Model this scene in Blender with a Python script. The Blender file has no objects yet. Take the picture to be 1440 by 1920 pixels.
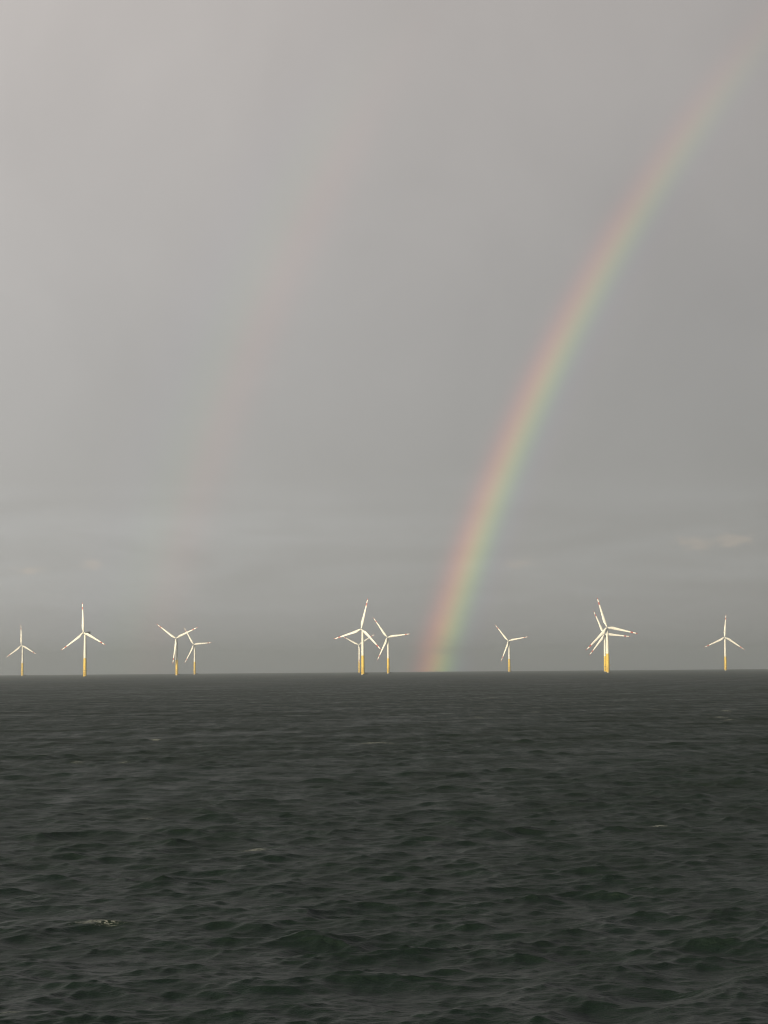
import bpy, bmesh, math
import numpy as np
from mathutils import Matrix, Vector

S = bpy.context.scene
COL = S.collection
PI = math.pi
R_EARTH = 7.4e6            # effective earth radius: the sea curves away, the horizon is a real one
CAM_H = 10.0

# ------------------------------------------------------------------ camera
PITCH, ROLL, FPX = 0.08386, 0.00820, 3500.0      # focal length in pixels of a 1440 x 1920 frame
cam = bpy.data.cameras.new('camera')
cam.sensor_fit = 'VERTICAL'
cam.sensor_height = 36.0
cam.lens = FPX / 1920.0 * 36.0
cam.clip_start, cam.clip_end = 0.5, 60000.0
co = bpy.data.objects.new('camera', cam)
COL.objects.link(co)
fw = Vector((0, math.cos(PITCH), math.sin(PITCH)))
u0 = Vector((0, -math.sin(PITCH), math.cos(PITCH)))
r0 = Vector((1, 0, 0))
up = u0 * math.cos(ROLL) + r0 * math.sin(ROLL)
rt = r0 * math.cos(ROLL) - u0 * math.sin(ROLL)
m = Matrix.Identity(4)
for i in range(3):
    m[i][0], m[i][1], m[i][2] = rt[i], up[i], -fw[i]
m.translation = Vector((0, 0, CAM_H))
co.matrix_world = m
S.camera = co

# ------------------------------------------------------------------ light
SUN_EL = math.radians(10.5)
SUN_AZ = math.radians(42.25 + 180.0)             # from +Y towards +X; behind the camera on the left
to_sun = Vector((math.sin(SUN_AZ) * math.cos(SUN_EL), math.cos(SUN_AZ) * math.cos(SUN_EL), math.sin(SUN_EL)))
sun = bpy.data.lights.new('sun', 'SUN')
sun.energy = 5.0
sun.angle = math.radians(0.5)
sun.color = (1.0, 0.84, 0.56)
so = bpy.data.objects.new('sun', sun)
COL.objects.link(so)
so.rotation_euler = to_sun.to_track_quat('Z', 'Y').to_euler()

S.view_settings.view_transform = 'Standard'
S.view_settings.look = 'None'
S.view_settings.exposure = 0.4
S.view_settings.gamma = 1.0
S.cycles.max_bounces = 6
S.cycles.volume_bounces = 1
S.cycles.transparent_max_bounces = 16
S.cycles.filter_width = 1.0
S.cycles.use_adaptive_sampling = False
S.cycles.use_denoising = True
S.cycles.denoising_prefilter = 'ACCURATE'


class NT:
    """small helper for building node trees"""
    def __init__(self, tree):
        self.t = tree
        self.n = tree.nodes
        self.n.clear()

    def new(self, kind, **kw):
        n = self.n.new(kind)
        for k, v in kw.items():
            setattr(n, k, v)
        return n

    def link(self, a, b):
        self.t.links.new(a, b)

    def sock(self, v, inp):
        if isinstance(v, bpy.types.NodeSocket):
            self.link(v, inp)
        else:
            inp.default_value = v

    def math(self, op, a, b=0.0, c=0.0, clamp=False):
        n = self.new('ShaderNodeMath', operation=op, use_clamp=clamp)
        self.sock(a, n.inputs[0]); self.sock(b, n.inputs[1]); self.sock(c, n.inputs[2])
        return n.outputs[0]

    def smooth(self, v, a, b, lo=0.0, hi=1.0):
        n = self.new('ShaderNodeMapRange', interpolation_type='SMOOTHSTEP')
        self.sock(v, n.inputs[0])
        for k, x in zip((1, 2, 3, 4), (a, b, lo, hi)):
            n.inputs[k].default_value = x
        return n.outputs[0]

    def ramp(self, v, stops, interp='LINEAR'):
        n = self.new('ShaderNodeValToRGB')
        n.color_ramp.interpolation = interp
        e = n.color_ramp.elements
        while len(e) < len(stops):
            e.new(0.5)
        for k, (p, c) in zip(range(len(stops)), stops):
            e[k].position = p
            e[k].color = (*c, 1.0) if len(c) == 3 else c
        self.sock(v, n.inputs[0])
        return n.outputs[0]

    def noise(self, vec, scale, detail=3.0, rough=0.55, dist=0.0):
        n = self.new('ShaderNodeTexNoise')
        self.link(vec, n.inputs['Vector'])
        n.inputs['Scale'].default_value = scale
        n.inputs['Detail'].default_value = detail
        n.inputs['Roughness'].default_value = rough
        n.inputs['Distortion'].default_value = dist
        return n.outputs[0]

    def comb(self, x, y, z):
        n = self.new('ShaderNodeCombineXYZ')
        self.sock(x, n.inputs[0]); self.sock(y, n.inputs[1]); self.sock(z, n.inputs[2])
        return n.outputs[0]

    def mixc(self, fac, a, b, mode='MIX'):
        n = self.new('ShaderNodeMix', data_type='RGBA', blend_type=mode)
        self.sock(fac, n.inputs[0])
        self.sock(a if isinstance(a, bpy.types.NodeSocket) else (*a, 1.0), n.inputs[6])
        self.sock(b if isinstance(b, bpy.types.NodeSocket) else (*b, 1.0), n.inputs[7])
        return n.outputs[2]


# ------------------------------------------------------------------ sky: rain cloud deck over a physical sky
W = bpy.data.worlds.new('World')
S.world = W
W.use_nodes = True
w = NT(W.node_tree)
tc = w.new('ShaderNodeTexCoord')
D = tc.outputs['Generated']
sep = w.new('ShaderNodeSeparateXYZ')
w.link(D, sep.inputs[0])
dx, dy, dz = sep.outputs
az = w.math('ARCTAN2', dx, dy)
el = w.math('ARCSINE', dz)
# colour of the deck by height above the horizon
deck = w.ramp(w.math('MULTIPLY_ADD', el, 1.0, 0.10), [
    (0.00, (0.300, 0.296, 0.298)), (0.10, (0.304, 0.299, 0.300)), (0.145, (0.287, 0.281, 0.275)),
    (0.20, (0.294, 0.284, 0.275)), (0.28, (0.311, 0.297, 0.287)), (0.46, (0.364, 0.338, 0.322)), (0.60, (0.140, 0.165, 0.157)), (0.9, (0.068, 0.087, 0.082))])  # last stops: unseen dark greenish cloud overhead, added to dim the sea's reflections
# brighter towards the side the light comes from
side = w.math('MULTIPLY_ADD', dx, -0.86, 0.995)
side = w.math('MINIMUM', w.math('MAXIMUM', side, 0.74), 1.42)
# broad soft unevenness of the rain curtain
big = w.noise(w.comb(w.math('MULTIPLY', az, 1.0), w.math('MULTIPLY', el, 0.8), 0.3), 9.0, 3.0, 0.5, 0.4)
side = w.math('MULTIPLY', side, w.math('MULTIPLY_ADD', big, 0.22, 0.89))
# flat layered cloud low over the horizon
lay_v = w.comb(w.math('MULTIPLY', az, 7.0), w.math('MULTIPLY', el, 44.0), 2.6)
lay = w.noise(lay_v, 1.0, 5.0, 0.55, 0.6)
lay = w.smooth(lay, 0.36, 0.72)
low = w.math('MULTIPLY', w.smooth(el, 0.015, 0.04), w.smooth(el, 0.115, 0.065))
lay_f = w.math('MULTIPLY', w.math('MULTIPLY', lay, low), 0.36)
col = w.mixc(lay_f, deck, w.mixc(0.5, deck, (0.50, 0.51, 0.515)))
# a few small warm cloud heads catching the low sun
puff = None
for a0, e0, sa, se, st in ((0.166, 0.0650, 0.013, 0.0052, 1.0), (0.186, 0.0662, 0.013, 0.0046, 1.0), (0.076, 0.0560, 0.011, 0.0045, 0.75),
                           (-0.187, 0.0535, 0.012, 0.0030, 0.75), (-0.154, 0.0565, 0.010, 0.0040, 0.7)):
    gx = w.math('DIVIDE', w.math('SUBTRACT', az, a0), sa)
    gy = w.math('DIVIDE', w.math('SUBTRACT', el, e0), se)
    rr = w.math('ADD', w.math('MULTIPLY', gx, gx), w.math('MULTIPLY', gy, gy))
    g = w.math('MULTIPLY', w.math('EXPONENT', w.math('MULTIPLY', rr, -1.0)), st)
    puff = g if puff is None else w.math('MAXIMUM', puff, g)
pn = w.noise(w.comb(w.math('MULTIPLY', az, 80.0), w.math('MULTIPLY', el, 190.0), 4.0), 1.0, 4.0, 0.6, 0.8)
pf = w.smooth(w.math('ADD', puff, w.math('MULTIPLY_ADD', pn, 1.6, -0.8)), 0.35, 1.0)
pf = w.math('MULTIPLY', pf, w.smooth(puff, 0.05, 0.4))
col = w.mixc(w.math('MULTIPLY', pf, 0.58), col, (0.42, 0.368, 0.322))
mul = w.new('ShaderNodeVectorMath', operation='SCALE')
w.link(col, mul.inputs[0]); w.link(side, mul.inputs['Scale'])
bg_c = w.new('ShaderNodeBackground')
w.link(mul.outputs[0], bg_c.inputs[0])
bg_c.inputs[1].default_value = 1.0
sky = w.new('ShaderNodeTexSky', sky_type='NISHITA')
sky.sun_disc = False
sky.sun_elevation = SUN_EL
sky.sun_rotation = SUN_AZ
bg_s = w.new('ShaderNodeBackground')
w.link(sky.outputs[0], bg_s.inputs[0])
bg_s.inputs[1].default_value = 0.08
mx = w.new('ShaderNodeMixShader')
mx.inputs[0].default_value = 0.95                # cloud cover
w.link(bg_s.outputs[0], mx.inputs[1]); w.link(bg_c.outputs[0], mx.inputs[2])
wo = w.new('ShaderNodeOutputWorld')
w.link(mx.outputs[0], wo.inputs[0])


def paint(name, color, rough=0.45, var=0.0, metallic=0.0, streak=False):
    mt = bpy.data.materials.new(name)
    mt.use_nodes = True
    n = NT(mt.node_tree)
    b = n.new('ShaderNodeBsdfPrincipled')
    o = n.new('ShaderNodeOutputMaterial')
    n.link(b.outputs[0], o.inputs[0])
    b.inputs['Roughness'].default_value = rough
    b.inputs['Metallic'].default_value = metallic
    if var:
        t = n.new('ShaderNodeTexCoord')
        v = t.outputs['Object']
        if streak:
            mp = n.new('ShaderNodeMapping')
            n.link(v, mp.inputs[0])
            mp.inputs['Scale'].default_value = (1.0, 1.0, 0.08)
            v = mp.outputs[0]
        f = n.noise(v, 0.9, 4.0, 0.6)
        dark = tuple(c * (1 - var) for c in color)
        n.link(n.mixc(n.smooth(f, 0.3, 0.7), dark, color), b.inputs['Base Color'])
    else:
        b.inputs['Base Color'].default_value = (*color, 1)
    return mt


# ------------------------------------------------------------------ sea
def wave_set():
    rng = np.random.default_rng(11)
    out = []
    n = 290
    lam = np.exp(np.linspace(math.log(0.34), math.log(30.0), n)) * np.exp(rng.normal(0, .02, n))
    mean = math.atan2(-1.0, 0.22)                 # towards the viewer, slightly to the right
    per = n / (math.log2(30 / 0.34))
    for L in lam:
        k = 2 * PI / L
        sl2 = 0.0088 / per                        # slope variance per wave
        roll = math.exp(-(L / 8.5) ** 3) * (1.5 if L < 1.1 else 1.0 if L < 3.0 else 1.18) + 0.17 * math.exp(-((math.log(L / 19.0)) / .30) ** 2)
        a = math.sqrt(2 * sl2) / k * roll
        spread = 0.66 if L > 3.0 else 0.75
        th = mean + rng.normal(0, spread)
        out.append((L, k, a, math.cos(th), math.sin(th), rng.uniform(0, 2 * PI)))
    return out


# whitecaps: place on the water (x, y), half length along the crest, half width, strength
CAPS = [(-11.9, 73.4, 1.7, 0.75), (-8.1, 106.5, 1.3, 0.7), (-17.0, 130.0, 1.3, 0.25), (-3.5, 252.0, 4, 1.5),
        (35.8, 638.6, 5, 1), (65.7, 349.3, 6, 1.0), (63.0, 365.4, 4, 1.0), (74.4, 416.2, 3, 1), (15.0, 80.7, 1.1, 0.3),
        (17.0, 120.4, 1.2, 0.4), (-11.6, 57.7, 0.6, 0.3), 
         (-0.5, 634.4, 5, 1.5), (-20.3, 753.2, 6, 1.5), (61.3, 443.1, 8, 0.8), (31.9, 421.0, 3, 0.8),
        (42.5, 1014.5, 6, 1.5), (122.9, 1073.9, 6, 1.5), (-122.4, 815.3, 8, 1.2), (-142.7, 1108.4, 5, 1.2),
        (-94.7, 985.4, 7, 1.2), (-256.5, 3029.5, 14, 2), (-33.5, 209.2, 1, 0.4), (-34.1, 273.8, 1.4, 0.5),
        (-29.2, 206.2, 0.8, 0.3),  (-34.0, 252.9, 1.0, 0.5), 
            (19.8, 383.1, 2, 0.8)]


def build_sea():
    # rings of growing radius, closest together where the view looks
    rs = [1.5]
    while rs[-1] < 44:
        rs.append(rs[-1] * 1.045)
    while rs[-1] < 14200:
        rs.append(rs[-1] * (1.0021 if rs[-1] < 260 else 1.0027 if rs[-1] < 1500 else 1.0034))
    r = np.array(rs)
    half = math.radians(14.4)
    stepc = math.radians(0.033)
    az_c = list(np.arange(-half, half + stepc, stepc))
    a, s = az_c[-1], stepc
    right = []
    while True:
        s = min(s * 1.06, math.radians(4))
        a += s
        if a >= PI - s * 0.6:
            break
        right.append(a)
    azs = np.array([-x for x in reversed(right)] + az_c + right + [PI])
    daz = np.gradient(azs)
    nr, nc = len(r), len(azs)
    dr = np.gradient(r)
    sa, ca = np.sin(azs), np.cos(azs)
    X = (r[:, None] * sa[None, :]).astype(np.float32)
    Y = (r[:, None] * ca[None, :]).astype(np.float32)
    # gusty patches modulate the small waves
    def patch(sc, seed):
        g = np.random.default_rng(seed)
        v = np.zeros_like(X)
        for _ in range(14):
            th = g.uniform(0, 2 * PI); kk = 2 * PI / sc * g.uniform(.5, 1.6)
            v += np.sin(X * np.float32(0.5 * kk * math.cos(th)) + Y * np.float32(kk * math.sin(th)) + np.float32(g.uniform(0, 6.3)))
        return v / math.sqrt(14 / 2)
    gfar = np.clip(r[:, None] / 260.0, 0.35, 1.0)
    gust = np.clip(1.0 + gfar * (0.19 * patch(11.0, 3) + 0.12 * patch(60.0, 4)), 0.45, 1.7).astype(np.float32)
    Zs = np.zeros_like(X); DX = np.zeros_like(X); DY = np.zeros_like(X); J = np.zeros_like(X)
    LONG = np.zeros_like(X)
    LOST = np.full_like(X, 0.010)                 # slope variance of waves too small for the rings: becomes roughness
    for (L, k, a, cx, cy, ph) in wave_set():
        wr = np.clip((L / dr - 2.2) / 2.0, 0, 1)             # only what the rings can carry
        rows = np.nonzero(wr > 0)[0]
        full = np.float32(0.5 * (a * k) ** 2)
        LOST += full * (gust ** 2 if L < 5.0 else 1.0)
        if len(rows) == 0:
            continue
        i1 = rows[-1] + 1
        i0 = rows[0]
        xs, ys = X[i0:i1], Y[i0:i1]
        sp = np.clip(((L / (r[i0:i1, None] * daz[None, :] + 1e-6)) - 2.2) / 2.0, 0, 1).astype(np.float32)
        wgt = wr[i0:i1, None].astype(np.float32) * sp * np.float32(a)
        if L < 5.0:
            wgt = wgt * gust[i0:i1]
        LOST[i0:i1] -= full * (wgt / np.float32(a)) ** 2
        arg = xs * np.float32(k * cx) + ys * np.float32(k * cy) + np.float32(ph)
        c, s_ = np.cos(arg), np.sin(arg)
        Zs[i0:i1] += wgt * c
        q = np.float32(1.75 if L > 1.6 else 1.1)
        DX[i0:i1] -= q * wgt * s_ * np.float32(cx)
        DY[i0:i1] -= q * wgt * s_ * np.float32(cy)
        J[i0:i1] += wgt * c * np.float32(k)
        if L > 2.0:
            LONG[i0:i1] += wgt * c
    Zs += 0.0
    foam = np.zeros_like(X)
    # steep crests inside rare breaking patches
    sparse = np.clip((patch(45.0, 21) - 1.45) / 0.8, 0, 1)
    foam = np.maximum(foam, np.clip((J - 0.40) / 0.25, 0, 1) * sparse * 0.75)
    PX, PY = X + DX, Y + DY
    for (fx, fy, L, Wd) in CAPS:
        rr = math.hypot(fx, fy); aa = math.atan2(fx, fy)
        i = np.searchsorted(r, rr); j = np.searchsorted(azs, aa)
        dI = max(3, int(min(4.0, 0.02 * rr + 1.0) / dr[min(i, nr - 1)])); dJ = max(3, int(0.5 * L / (rr * stepc)))
        sl = (slice(max(0, i - dI), i + dI), slice(max(0, j - dJ), j + dJ))
        q = np.unravel_index(np.argmax(LONG[sl]), LONG[sl].shape)  # nearest crest
        cx0, cy0 = PX[sl][q], PY[sl][q]
        L, Wd = (0.70 if rr < 200 else 0.8) * L, 0.65 * Wd
        Wy = max(Wd, 0.0036 * rr if rr < 200 else 0.0055 * rr)
        dI2 = int(4 * Wy / dr[min(i, nr - 1)]) + 4; dJ2 = int(3 * L / (rr * stepc)) + 4
        ci, cj = sl[0].start + q[0], sl[1].start + q[1]
        s2 = (slice(max(0, ci - dI2), ci + dI2), slice(max(0, cj - dJ2), cj + dJ2))
        ux = (PX[s2] - cx0) / L
        uy = (PY[s2] - cy0 - 0.12 * (PX[s2] - cx0) + 0.35 * Wy) / Wy
        foam[s2] = np.maximum(foam[s2], np.exp(-(ux * ux + uy * uy) * 0.9))
    PZ = Zs - (X * X + Y * Y) / np.float32(2 * R_EARTH)
    verts = np.empty((nr * nc + 1, 3), np.float32)
    verts[:-1, 0] = PX.ravel(); verts[:-1, 1] = PY.ravel(); verts[:-1, 2] = PZ.ravel()
    verts[-1] = (0, 0, float(PZ[0].mean()))
    I = np.arange(nr - 1)[:, None] * nc
    Jc = np.arange(nc)[None, :]
    Jn = (Jc + 1) % nc
    quads = np.stack([I + Jc, I + nc + Jc, I + nc + Jn, I + Jn], -1).reshape(-1, 4)[:, ::-1]
    tris = np.stack([np.full(nc, nr * nc), np.arange(nc), (np.arange(nc) + 1) % nc], -1)[:, ::-1]
    me = bpy.data.meshes.new('sea')
    me.vertices.add(len(verts))
    me.vertices.foreach_set('co', verts.ravel())
    loops = np.concatenate([quads.ravel(), tris.ravel()]).astype(np.int32)
    me.loops.add(len(loops))
    me.loops.foreach_set('vertex_index', loops)
    st = np.concatenate([np.arange(len(quads)) * 4, len(quads) * 4 + np.arange(len(tris)) * 3]).astype(np.int32)
    me.polygons.add(len(st))
    me.polygons.foreach_set('loop_start', st)
    me.update(calc_edges=True)
    me.polygons.foreach_set('use_smooth', np.ones(len(st), bool))
    for nm, arr in (('chop', LOST),):
        at = me.attributes.new(nm, 'FLOAT', 'POINT')
        at.data.foreach_set('value', np.concatenate([arr.ravel(), [0.01]]).astype(np.float32))
    at = me.attributes.new('foam', 'FLOAT', 'POINT')
    at.data.foreach_set('value', np.concatenate([foam.ravel(), [0]]).astype(np.float32))
    o = bpy.data.objects.new('sea', me)
    COL.objects.link(o)
    o['kind'] = 'structure'
    return o


sea = build_sea()
mt = bpy.data.materials.new('sea_water')
mt.use_nodes = True
n = NT(mt.node_tree)
geo = n.new('ShaderNodeNewGeometry')
pos = geo.outputs['Position']
fa = n.new('ShaderNodeAttribute', attribute_name='foam')
mp = n.new('ShaderNodeMapping')
n.link(pos, mp.inputs[0])
mp.inputs['Scale'].default_value = (0.55, 1.25, 1.0)
mp.inputs['Rotation'].default_value = (0, 0, math.radians(-10))
fine = n.noise(mp.outputs[0], 2.2, 5.0, 0.66, 0.3)
lace = n.noise(mp.outputs[0], 4.6, 6.0, 0.74, 1.8)
fsum = n.math('ADD', fa.outputs['Fac'], n.math('MULTIPLY_ADD', lace, 5.2, -3.02))
fmask = n.math('MULTIPLY', n.smooth(fsum, 0.30, 0.62), n.smooth(fa.outputs['Fac'], 0.04, 0.3))
water = n.new('ShaderNodeBsdfPrincipled')
tint = n.noise(pos, 0.05, 2.0, 0.5)
n.link(n.mixc(tint, (0.0062, 0.0134, 0.0102), (0.0082, 0.0164, 0.0126)), water.inputs['Base Color'])
ca = n.new('ShaderNodeAttribute', attribute_name='chop')
# GGX alpha = sqrt(2 x slope variance), roughness = sqrt(alpha)
# wind streaks and cat's paws: patches of rougher and calmer ripples, drawn out along the wind
wm = n.new('ShaderNodeMapping')
n.link(pos, wm.inputs[0])
wm.inputs['Scale'].default_value = (0.34, 0.040, 1.0)
wm.inputs['Rotation'].default_value = (0, 0, math.radians(12))
wind = n.smooth(n.noise(wm.outputs[0], 1.0, 5.0, 0.68, 0.4), 0.32, 0.68, 0.48, 1.6)
rv = n.math('MULTIPLY', n.math('MAXIMUM', ca.outputs['Fac'], 0.004), wind)
n.link(n.math('POWER', n.math('MULTIPLY', rv, 1.8), 0.25), water.inputs['Roughness'])
water.inputs['IOR'].default_value = 1.333
water.inputs['Specular IOR Level'].default_value = 0.44
bump = n.new('ShaderNodeBump')
bump.inputs['Strength'].default_value = 0.9
bump.inputs['Distance'].default_value = 0.14
n.link(fine, bump.inputs['Height'])
n.link(bump.outputs[0], water.inputs['Normal'])
foam_b = n.new('ShaderNodeBsdfDiffuse')
foam_b.inputs[0].default_value = (0.30, 0.315, 0.31, 1)
ms = n.new('ShaderNodeMixShader')
n.link(n.math('MULTIPLY', fmask, 0.70), ms.inputs[0])
n.link(water.outputs[0], ms.inputs[1]); n.link(foam_b.outputs[0], ms.inputs[2])
mo = n.new('ShaderNodeOutputMaterial')
n.link(ms.outputs[0], mo.inputs[0])
sea.data.materials.append(mt)

# ------------------------------------------------------------------ wind turbines
M_WHITE = paint('turbine_white_paint', (0.88, 0.88, 0.85), 0.42, 0.05, streak=True)
M_BLADE = paint('blade_white_gelcoat', (0.86, 0.86, 0.84), 0.38)
M_RED = paint('blade_red_band', (0.42, 0.030, 0.022), 0.4)
M_YEL = paint('foundation_yellow_paint', (0.90, 0.63, 0.07), 0.5, 0.12, streak=True)
M_GREY = paint('nacelle_grey_paint', (0.46, 0.46, 0.45), 0.45, 0.08)
M_DARK = paint('cooler_dark_metal', (0.055, 0.052, 0.052), 0.6)
M_STEEL = paint('galvanised_steel', (0.33, 0.33, 0.31), 0.5, 0.2, 0.6)
M_GROWTH = paint('splash_zone_growth', (0.10, 0.085, 0.03), 0.8, 0.3)

HUB_H, ROTOR_R, OVER, TILT = 88.0, 61.0, 6.0, math.radians(5.0)


def mesh_obj(name, bm, mats, parent=None, smooth=True):
    bmesh.ops.recalc_face_normals(bm, faces=bm.faces)
    me = bpy.data.meshes.new(name)
    bm.to_mesh(me); bm.free()
    for x in (mats if isinstance(mats, list) else [mats]):
        me.materials.append(x)
    if smooth:
        for p in me.polygons:
            p.use_smooth = True
        try:
            me.set_sharp_from_angle(angle=math.radians(35))
        except Exception:
            pass
    o = bpy.data.objects.new(name, me)
    COL.objects.link(o)
    if parent:
        o.parent = parent
    return o


def lathe(bm, prof, seg=40, axis='Z', mats=None, cap=True):
    rings = []
    for (r, z) in prof:
        ring = []
        for i in range(seg):
            t = 2 * PI * i / seg
            p = (r * math.cos(t), r * math.sin(t), z) if axis == 'Z' else (r * math.cos(t), z, r * math.sin(t))
            ring.append(bm.verts.new(p))
        rings.append(ring)
    for k in range(len(rings) - 1):
        for i in range(seg):
            f = bm.faces.new((rings[k][i], rings[k][(i + 1) % seg], rings[k + 1][(i + 1) % seg], rings[k + 1][i]))
            if mats:
                f.material_index = mats[k]
    if cap:
        bm.faces.new(rings[0]); bm.faces.new(rings[-1])


def tube(bm, a, b, r, seg=8):
    a, b = Vector(a), Vector(b)
    q = (b - a).to_track_quat('Z', 'Y')
    R = []
    for p in (a, b):
        R.append([bm.verts.new(p + q @ Vector((r * math.cos(2 * PI * i / seg), r * math.sin(2 * PI * i / seg), 0))) for i in range(seg)])
    for i in range(seg):
        bm.faces.new((R[0][i], R[0][(i + 1) % seg], R[1][(i + 1) % seg], R[1][i]))
    bm.faces.new(R[0]); bm.faces.new(R[1])


def box(bm, x0, x1, y0, y1, z0, z1, bev=0.0):
    g = bmesh.ops.create_cube(bm, size=1.0)
    for v in g['verts']:
        v.co = Vector(((x0 + x1) / 2 + v.co.x * (x1 - x0), (y0 + y1) / 2 + v.co.y * (y1 - y0), (z0 + z1) / 2 + v.co.z * (z1 - z0)))
    if bev:
        es = list({e for v in g['verts'] for e in v.link_edges})
        bmesh.ops.bevel(bm, geom=es, offset=bev, segments=3, affect='EDGES')


def blade_bm():
    """one blade from the hub centre up +Z; chord along X, suction side to -Y (the wind)"""
    bm = bmesh.new()
    st = [0.020, 0.035, 0.055, 0.08, 0.11, 0.15, 0.19, 0.23, 0.28, 0.34, 0.41, 0.49, 0.57, 0.65, 0.71, 0.767, 0.81, 0.85,
          0.905, 0.945, 0.970, 0.985, 0.995, 1.0]
    ch = [2.5, 2.5, 2.6, 3.0, 3.6, 4.15, 4.35, 4.30, 4.05, 3.75, 3.40, 3.05, 2.72, 2.40, 2.18, 1.98, 1.82, 1.68,
          1.45, 1.22, 0.98, 0.72, 0.40, 0.12]
    rings, N = [], 20
    for s, c in zip(st, ch):
        c *= 1.27
        rnd = max(0.0, min(1.0, (0.19 - s) / 0.13))               # 1 = round root
        t = c * (rnd * 1.0 + (1 - rnd) * (0.36 - 0.22 * min(1, max(0, (s - 0.15) / 0.7))))
        tw = math.radians(15.0 * (1 - s) ** 2 + 2.0)
        ring = []
        for i in range(N):
            u = 2 * PI * i / N
            cx = 0.5 * c * math.cos(u)
            cy = 0.5 * t * math.sin(u)
            if rnd < 1:
                k = (1 - rnd)
                cy *= 1 - k * 0.55 * max(0.0, -math.cos(u)) ** 1.0  # thin trailing edge
                cx -= k * 0.18 * c                                   # leading edge ahead of the pitch axis
            x = cx * math.cos(tw) - cy * math.sin(tw)
            y = cx * math.sin(tw) + cy * math.cos(tw)
            bend = -2.2 * s * s                                    # prebend into the wind
            ring.append(bm.verts.new((x, y + bend, s * ROTOR_R)))
        rings.append(ring)
    for k in range(len(rings) - 1):
        mid = (st[k] + st[k + 1]) / 2
        red = 1 if (0.767 < mid < 0.85 or mid > 0.945) else 0
        for i in range(N):
            f = bm.faces.new((rings[k][i], rings[k][(i + 1) % N], rings[k + 1][(i + 1) % N], rings[k + 1][i]))
            f.material_index = red
    bm.faces.new(rings[0]); bm.faces.new(rings[-1])
    return bm


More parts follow.
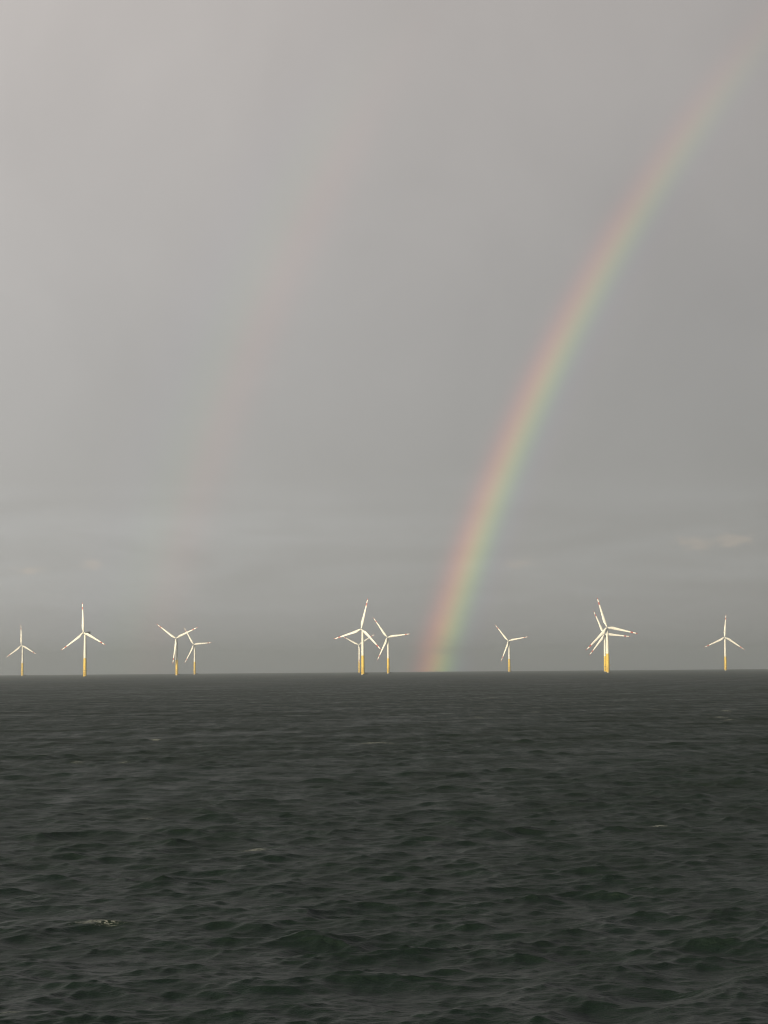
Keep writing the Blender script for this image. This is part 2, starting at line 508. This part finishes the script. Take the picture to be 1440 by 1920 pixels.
def make_turbine():
    root = bpy.data.objects.new('wind_turbine', None)
    COL.objects.link(root)
    # yellow monopile and transition piece up to the white tower
    bm = bmesh.new()
    prof = [(3.25, -14), (3.25, 1.6), (3.25, 12.4), (3.5, 12.45), (3.5, 12.9), (3.2, 12.95), (3.15, 24.0), (3.08, 36.6), (3.2, 36.65), (3.2, 37.1), (2.8, 37.12)]
    lathe(bm, prof, mats=[1] + [0] * 9)
    mesh_obj('foundation', bm, [M_YEL, M_GROWTH], root)
    # working platform with railing and a small davit crane
    bm = bmesh.new()
    lathe(bm, [(3.02, 13.0), (5.2, 13.0), (5.2, 13.35), (3.02, 13.35)], cap=False)
    pl = mesh_obj('work_platform', bm, M_STEEL, root)
    bm = bmesh.new()
    for i in range(20):
        t = 2 * PI * i / 20; t2 = 2 * PI * (i + 1) / 20
        p = (5.1 * math.cos(t), 5.1 * math.sin(t)); q = (5.1 * math.cos(t2), 5.1 * math.sin(t2))
        tube(bm, (*p, 13.35), (*p, 14.5), 0.05, 6)
        for z in (13.9, 14.5):
            tube(bm, (*p, z), (*q, z), 0.045, 6)
    mesh_obj('railing', bm, M_YEL, pl)
    bm = bmesh.new()
    tube(bm, (4.7, 1.0, 13.35), (4.7, 1.0, 16.4), 0.22)
    tube(bm, (4.7, 1.0, 16.3), (7.4, 1.0, 16.9), 0.16)
    tube(bm, (7.3, 1.0, 16.85), (7.3, 1.0, 14.9), 0.05, 6)
    mesh_obj('davit_crane', bm, M_STEEL, pl)
    # boat landing: two fender tubes and a ladder
    bm = bmesh.new()
    for sx in (-0.95, 0.95):
        tube(bm, (sx, -4.25, -3.0), (sx, -4.25, 10.5), 0.26)
        for z in (1.5, 5.0, 9.5):
            tube(bm, (sx, -4.25, z), (sx, -2.85, z), 0.15)
    for sx in (-0.3, 0.3):
        tube(bm, (sx, -3.65, -1.0), (sx, -3.65, 13.6), 0.06, 6)
    for k in range(34):
        tube(bm, (-0.3, -3.65, -0.6 + k * 0.4), (0.3, -3.65, -0.6 + k * 0.4), 0.03, 5)
    mesh_obj('boat_landing', bm, M_YEL, root)
    # tower in three cans with flanges
    bm = bmesh.new()
    prof = [(2.62, 37.12), (2.45, 53.0), (2.50, 53.03), (2.50, 53.25), (2.44, 53.28), (2.18, 70.0), (2.23, 70.03), (2.23, 70.22), (2.17, 70.25), (1.92, 84.6), (2.05, 84.65), (2.05, 85.5)]
    lathe(bm, [(r_ * 1.2, z_) for r_, z_ in prof])
    tw = mesh_obj('tower', bm, M_WHITE, root)
    bm = bmesh.new()
    box(bm, -0.5, 0.5, -2.75, -2.45, 37.6, 40.0, 0.05)
    mesh_obj('tower_door', bm, M_GREY, tw)
    # nacelle, tilted with the rotor
    T = Matrix.Translation((0, 0, HUB_H)) @ Matrix.Rotation(-TILT, 4, 'X')
    bm = bmesh.new()
    secs = [(-4.2, 1.55, 1.6, -1.5), (-3.6, 1.85, 1.95, -1.85), (-1.0, 2.0, 2.15, -2.3), (5.0, 2.05, 2.2, -2.3), (7.5, 2.0, 2.15, -2.1)]
    rings = []
    for (y, hw, zt, zb) in secs:
        ring = []
        for i in range(24):
            u = 2 * PI * i / 24
            c, s = math.cos(u), math.sin(u)
            px = hw * math.copysign(abs(c) ** 0.45, c)
            pz = (zt if s > 0 else -zb) * math.copysign(abs(s) ** 0.45, s)
            ring.append(bm.verts.new((px, y, pz)))
        rings.append(ring)
    for k in range(len(rings) - 1):
        for i in range(24):
            bm.faces.new((rings[k][i], rings[k][(i + 1) % 24], rings[k + 1][(i + 1) % 24], rings[k + 1][i]))
    bm.faces.new(rings[0]); bm.faces.new(rings[-1])
    na = mesh_obj('nacelle', bm, M_GREY, root)
    na.matrix_local = T
    bm = bmesh.new()
    box(bm, -2.7, 2.7, 7.6, 14.8, -2.7, 3.3, 0.25)
    box(bm, -3.0, 3.0, 8.8, 15.6, 3.32, 3.7, 0.1)
    for sx in (-2.4, 0.0, 2.4):
        tube(bm, (sx, 15.2, 3.7), (sx, 15.2, 5.2), 0.06, 6)
    mesh_obj('cooler', bm, M_DARK, na)
    # hub with spinner nose
    bm = bmesh.new()
    lathe(bm, [(1.75, 1.65), (1.95, 1.2), (2.0, 0.0), (1.85, -1.2), (1.4, -2.2), (0.8, -2.8), (0.25, -3.0)], axis='Y')
    hb = mesh_obj('rotor_hub', bm, M_BLADE, root)
    hb.matrix_local = T @ Matrix.Translation((0, -OVER, 0))
    bl = mesh_obj('blade', blade_bm(), [M_BLADE, M_RED], root)
    bl.matrix_local = hb.matrix_local.copy()
    for _ in range(2):
        b2 = bl.copy(); COL.objects.link(b2); b2.parent = root
    return root


def copy_tree(o, parent=None):
    c = o.copy(); COL.objects.link(c)
    if parent:
        c.parent = parent
        c.matrix_local = o.matrix_local
    for ch in [x for x in COL.objects if x.parent == o]:
        copy_tree(ch, c)
    return c


# distance, azimuth, yaw of the rotor to the left, rotor phase, label
FARM = [
    (3805, -0.15897, 25.0, -4.8, 'tall white turbine on a yellow base at left, one blade straight up, dark nacelle box'),
    (5525, -0.19132, 25.0, -4.4, 'small white turbine nearest the left edge, one blade straight up'),
    (4528, -0.11080, 16.0, 65.2, 'white turbine with two blades raised in a V and the third hanging beside its tower'),
    (5552, -0.10138, 23.3, 86.1, 'small hazy turbine just right of the one with V blades, a blade pointing level right'),
    (3646, -0.01190, 26.0, 12.5, 'largest turbine in the middle of the photo, top blade leaning right, thick yellow base'),
    (5890, -0.01378, 13.5, 57.9, 'faint grey turbine half hidden behind the largest middle one, a blade hanging down its tower'),
    (4584, 0.00163, 21.0, 83.2, 'white turbine between the largest middle one and the rainbow foot, a blade level right'),
    (5351, 0.06617, 22.7, 79.7, 'small white turbine standing alone just right of the rainbow foot'),
    (3692, 0.11827, 10.0, -17.2, 'nearer and taller of two overlapping turbines at right, hub above its neighbour'),
    (4449, 0.11693, 13.0, -23.9, 'lower turbine half behind its taller twin at right, towers almost touching'),
    (5060, 0.17975, 13.0, 4.1, 'pale hazy turbine nearest the right edge, one blade straight up'),
]
proto = make_turbine()
for i, (d, a, yaw, phi, label) in enumerate(FARM):
    t = proto if i == 0 else copy_tree(proto)
    t.location = (d * math.sin(a), d * math.cos(a), -d * d / (2 * R_EARTH))
    t.rotation_euler = (0, 0, -math.radians(yaw))
    t['label'] = label
    t['category'] = 'wind turbine'
    t['group'] = 'wind turbines of the offshore wind farm'
    k = 0
    hubm = Matrix.Translation((0, 0, HUB_H)) @ Matrix.Rotation(-TILT, 4, 'X') @ Matrix.Translation((0, -OVER, 0))
    for ch in [x for x in COL.objects if x.parent == t and x.name.startswith('blade')]:
        ch.matrix_local = hubm @ Matrix.Rotation(math.radians(phi + 120 * k), 4, 'Y')
        k += 1

# ------------------------------------------------------------------ rainbows: arcs of lit rain round the point opposite the sun
ANTI = -to_sun
BOW_D = 14000.0


def rainbow(name, label, lo, hi, peaks, arc_fade, gain):
    """an arc of lit rain, lo..hi degrees from the antisolar axis; local Z is that axis"""
    cen = Vector((0, 0, CAM_H)) + ANTI * BOW_D
    zx = ANTI.normalized()
    xx = Vector((-math.cos(math.atan2(ANTI.x, ANTI.y)), math.sin(math.atan2(ANTI.x, ANTI.y)), 0)).normalized()  # level, to the left
    yx = zx.cross(xx)
    if yx.z < 0:
        yx = -yx
    mw = Matrix.Identity(4)
    zz = xx.cross(yx)
    for i in range(3):
        mw[i][0], mw[i][1], mw[i][2] = xx[i], yx[i], zz[i]
    mw.translation = cen
    r1, r2 = BOW_D * math.tan(math.radians(lo)), BOW_D * math.tan(math.radians(hi))
    floor = -150.0
    bm = bmesh.new()
    rows, nr = [], 16
    a0, a1 = arc_fade[0][0], arc_fade[-1][0]
    K = 90
    for i in range(K + 1):
        th = math.radians(a0 + (a1 - a0) * i / K)
        row = []
        for z in (-60.0, 60.0):
            for j in range(nr + 1):
                r = r1 + (r2 - r1) * j / nr
                row.append(bm.verts.new((r * math.cos(th), r * math.sin(th), z)))
        rows.append(row)
    W_ = nr + 1
    for i in range(K):
        A, B = rows[i], rows[i + 1]
        for j in range(nr):
            bm.faces.new((A[j], A[j + 1], B[j + 1], B[j]))
            bm.faces.new((A[W_ + j], B[W_ + j], B[W_ + j + 1], A[W_ + j + 1]))
        bm.faces.new((A[0], B[0], B[W_], A[W_]))
        bm.faces.new((A[nr], A[W_ + nr], B[W_ + nr], B[nr]))
    for R_ in (rows[0], rows[-1]):
        for j in range(nr):
            bm.faces.new((R_[j], R_[W_ + j], R_[W_ + j + 1], R_[j + 1]))
    o = mesh_obj(name, bm, [], None)
    o.matrix_world = mw
    o['label'] = label
    o['category'] = 'rainbow'
    o['group'] = 'double rainbow'
    mt = bpy.data.materials.new(name + '_light')
    mt.use_nodes = True
    n = NT(mt.node_tree)
    t = n.new('ShaderNodeTexCoord')
    s = n.new('ShaderNodeSeparateXYZ')
    n.link(t.outputs['Object'], s.inputs[0])
    x, y, z = s.outputs
    rad = n.math('SQRT', n.math('ADD', n.math('MULTIPLY', x, x), n.math('MULTIPLY', y, y)))
    ang = n.math('MULTIPLY', n.math('ARCTANGENT', n.math('DIVIDE', rad, BOW_D)), 180 / PI)
    ch = []
    for (pk, sg, amp) in peaks:
        tot = None
        for (p_, s_, a_) in zip(pk, sg, amp):
            g = n.math('DIVIDE', n.math('SUBTRACT', ang, p_), s_)
            g = n.math('MULTIPLY', n.math('EXPONENT', n.math('MULTIPLY', n.math('MULTIPLY', g, g), -1.0)), a_)
            tot = g if tot is None else n.math('ADD', tot, g)
        ch.append(tot)
    colr = n.new('ShaderNodeCombineColor')
    for i in range(3):
        n.link(ch[i], colr.inputs[i])
    th = n.math('MULTIPLY', n.math('ARCTAN2', y, x), 180 / PI)
    fade = n.ramp(n.math('DIVIDE', n.math('SUBTRACT', th, a0), a1 - a0),
                  [((p_ - a0) / (a1 - a0), (v, v, v)) for p_, v in arc_fade], 'LINEAR')
    edge = n.math('MULTIPLY', n.smooth(ang, lo, lo + 0.5), n.smooth(ang, hi, hi - 0.5))
    pat = n.noise(n.comb(n.math('MULTIPLY', th, 0.09), n.math('MULTIPLY', ang, 0.05), 0.0), 1.0, 3.0, 0.6)
    fade = n.math('MULTIPLY', fade, n.math('MULTIPLY_ADD', pat, 0.9, 0.55))
    face = n.math('GREATER_THAN', n.math('ABSOLUTE', z), 59.0)
    e = n.new('ShaderNodeEmission')
    n.link(colr.outputs[0], e.inputs[0])
    n.link(n.math('MULTIPLY', n.math('MULTIPLY', n.math('MULTIPLY', fade, edge), face), gain * 0.5), e.inputs[1])
    tr = n.new('ShaderNodeBsdfTransparent')
    ad = n.new('ShaderNodeAddShader')
    n.link(e.outputs[0], ad.inputs[0]); n.link(tr.outputs[0], ad.inputs[1])
    mo = n.new('ShaderNodeOutputMaterial')
    n.link(ad.outputs[0], mo.inputs[0])
    o.data.materials.append(mt)
    return o


# peaks: for red, green, blue: centres (deg), widths, amounts
rainbow('rainbow', 'bright inner rainbow rising from the sea right of the middle turbines', 39.2, 43.5,
        [((41.96, 40.8), (0.41, 0.30), (0.140, 0.003)),
         ((41.66,), (0.37,), (0.095,)),
         ((41.28, 40.95), (0.28, 0.32), (0.016, 0.007))],
        [(7.0, 8.6), (12.5, 8.6), (12.63, 7.6), (12.8, 5.5), (13.0, 4.3), (13.3, 3.2), (14.6, 1.80), (16, 1.42), (18.8, 1.14), (22, 0.99), (26, 0.86), (31, 0.66), (36, 0.43), (40, 0.26), (44, 0.12), (49, 0.04), (56, 0.0)], 1.0)
rainbow('rainbow', 'faint outer rainbow in the sky left of the bright one', 48.6, 55.4,
        [((50.3,), (0.65,), (0.026,)),
         ((51.15,), (0.8,), (0.012,)),
         ((52.1,), (0.9,), (0.007,))],
        [(5.0, 3.4), (9.2, 3.4), (9.8, 1.8), (10.9, 1.05), (12, 0.85), (15, 0.80), (18, 0.85), (24, 0.95), (29, 0.8), (33, 0.25), (37, 0.06), (42, 0.0)], 1.0)

# ------------------------------------------------------------------ rain haze over the sea
bm = bmesh.new()
box(bm, -15500, 15500, -15500, 15500, -15.5, 153.0)
hz = mesh_obj('haze', bm, [], None, False)
hz['kind'] = 'stuff'
mt = bpy.data.materials.new('rain_haze')
mt.use_nodes = True
n = NT(mt.node_tree)
v = n.new('ShaderNodeVolumePrincipled')
v.inputs['Color'].default_value = (0.80, 0.86, 0.93, 1)
v.inputs['Density'].default_value = 1.5e-4
v.inputs['Anisotropy'].default_value = 0.5
mo = n.new('ShaderNodeOutputMaterial')
n.link(v.outputs[0], mo.inputs['Volume'])
hz.data.materials.append(mt)
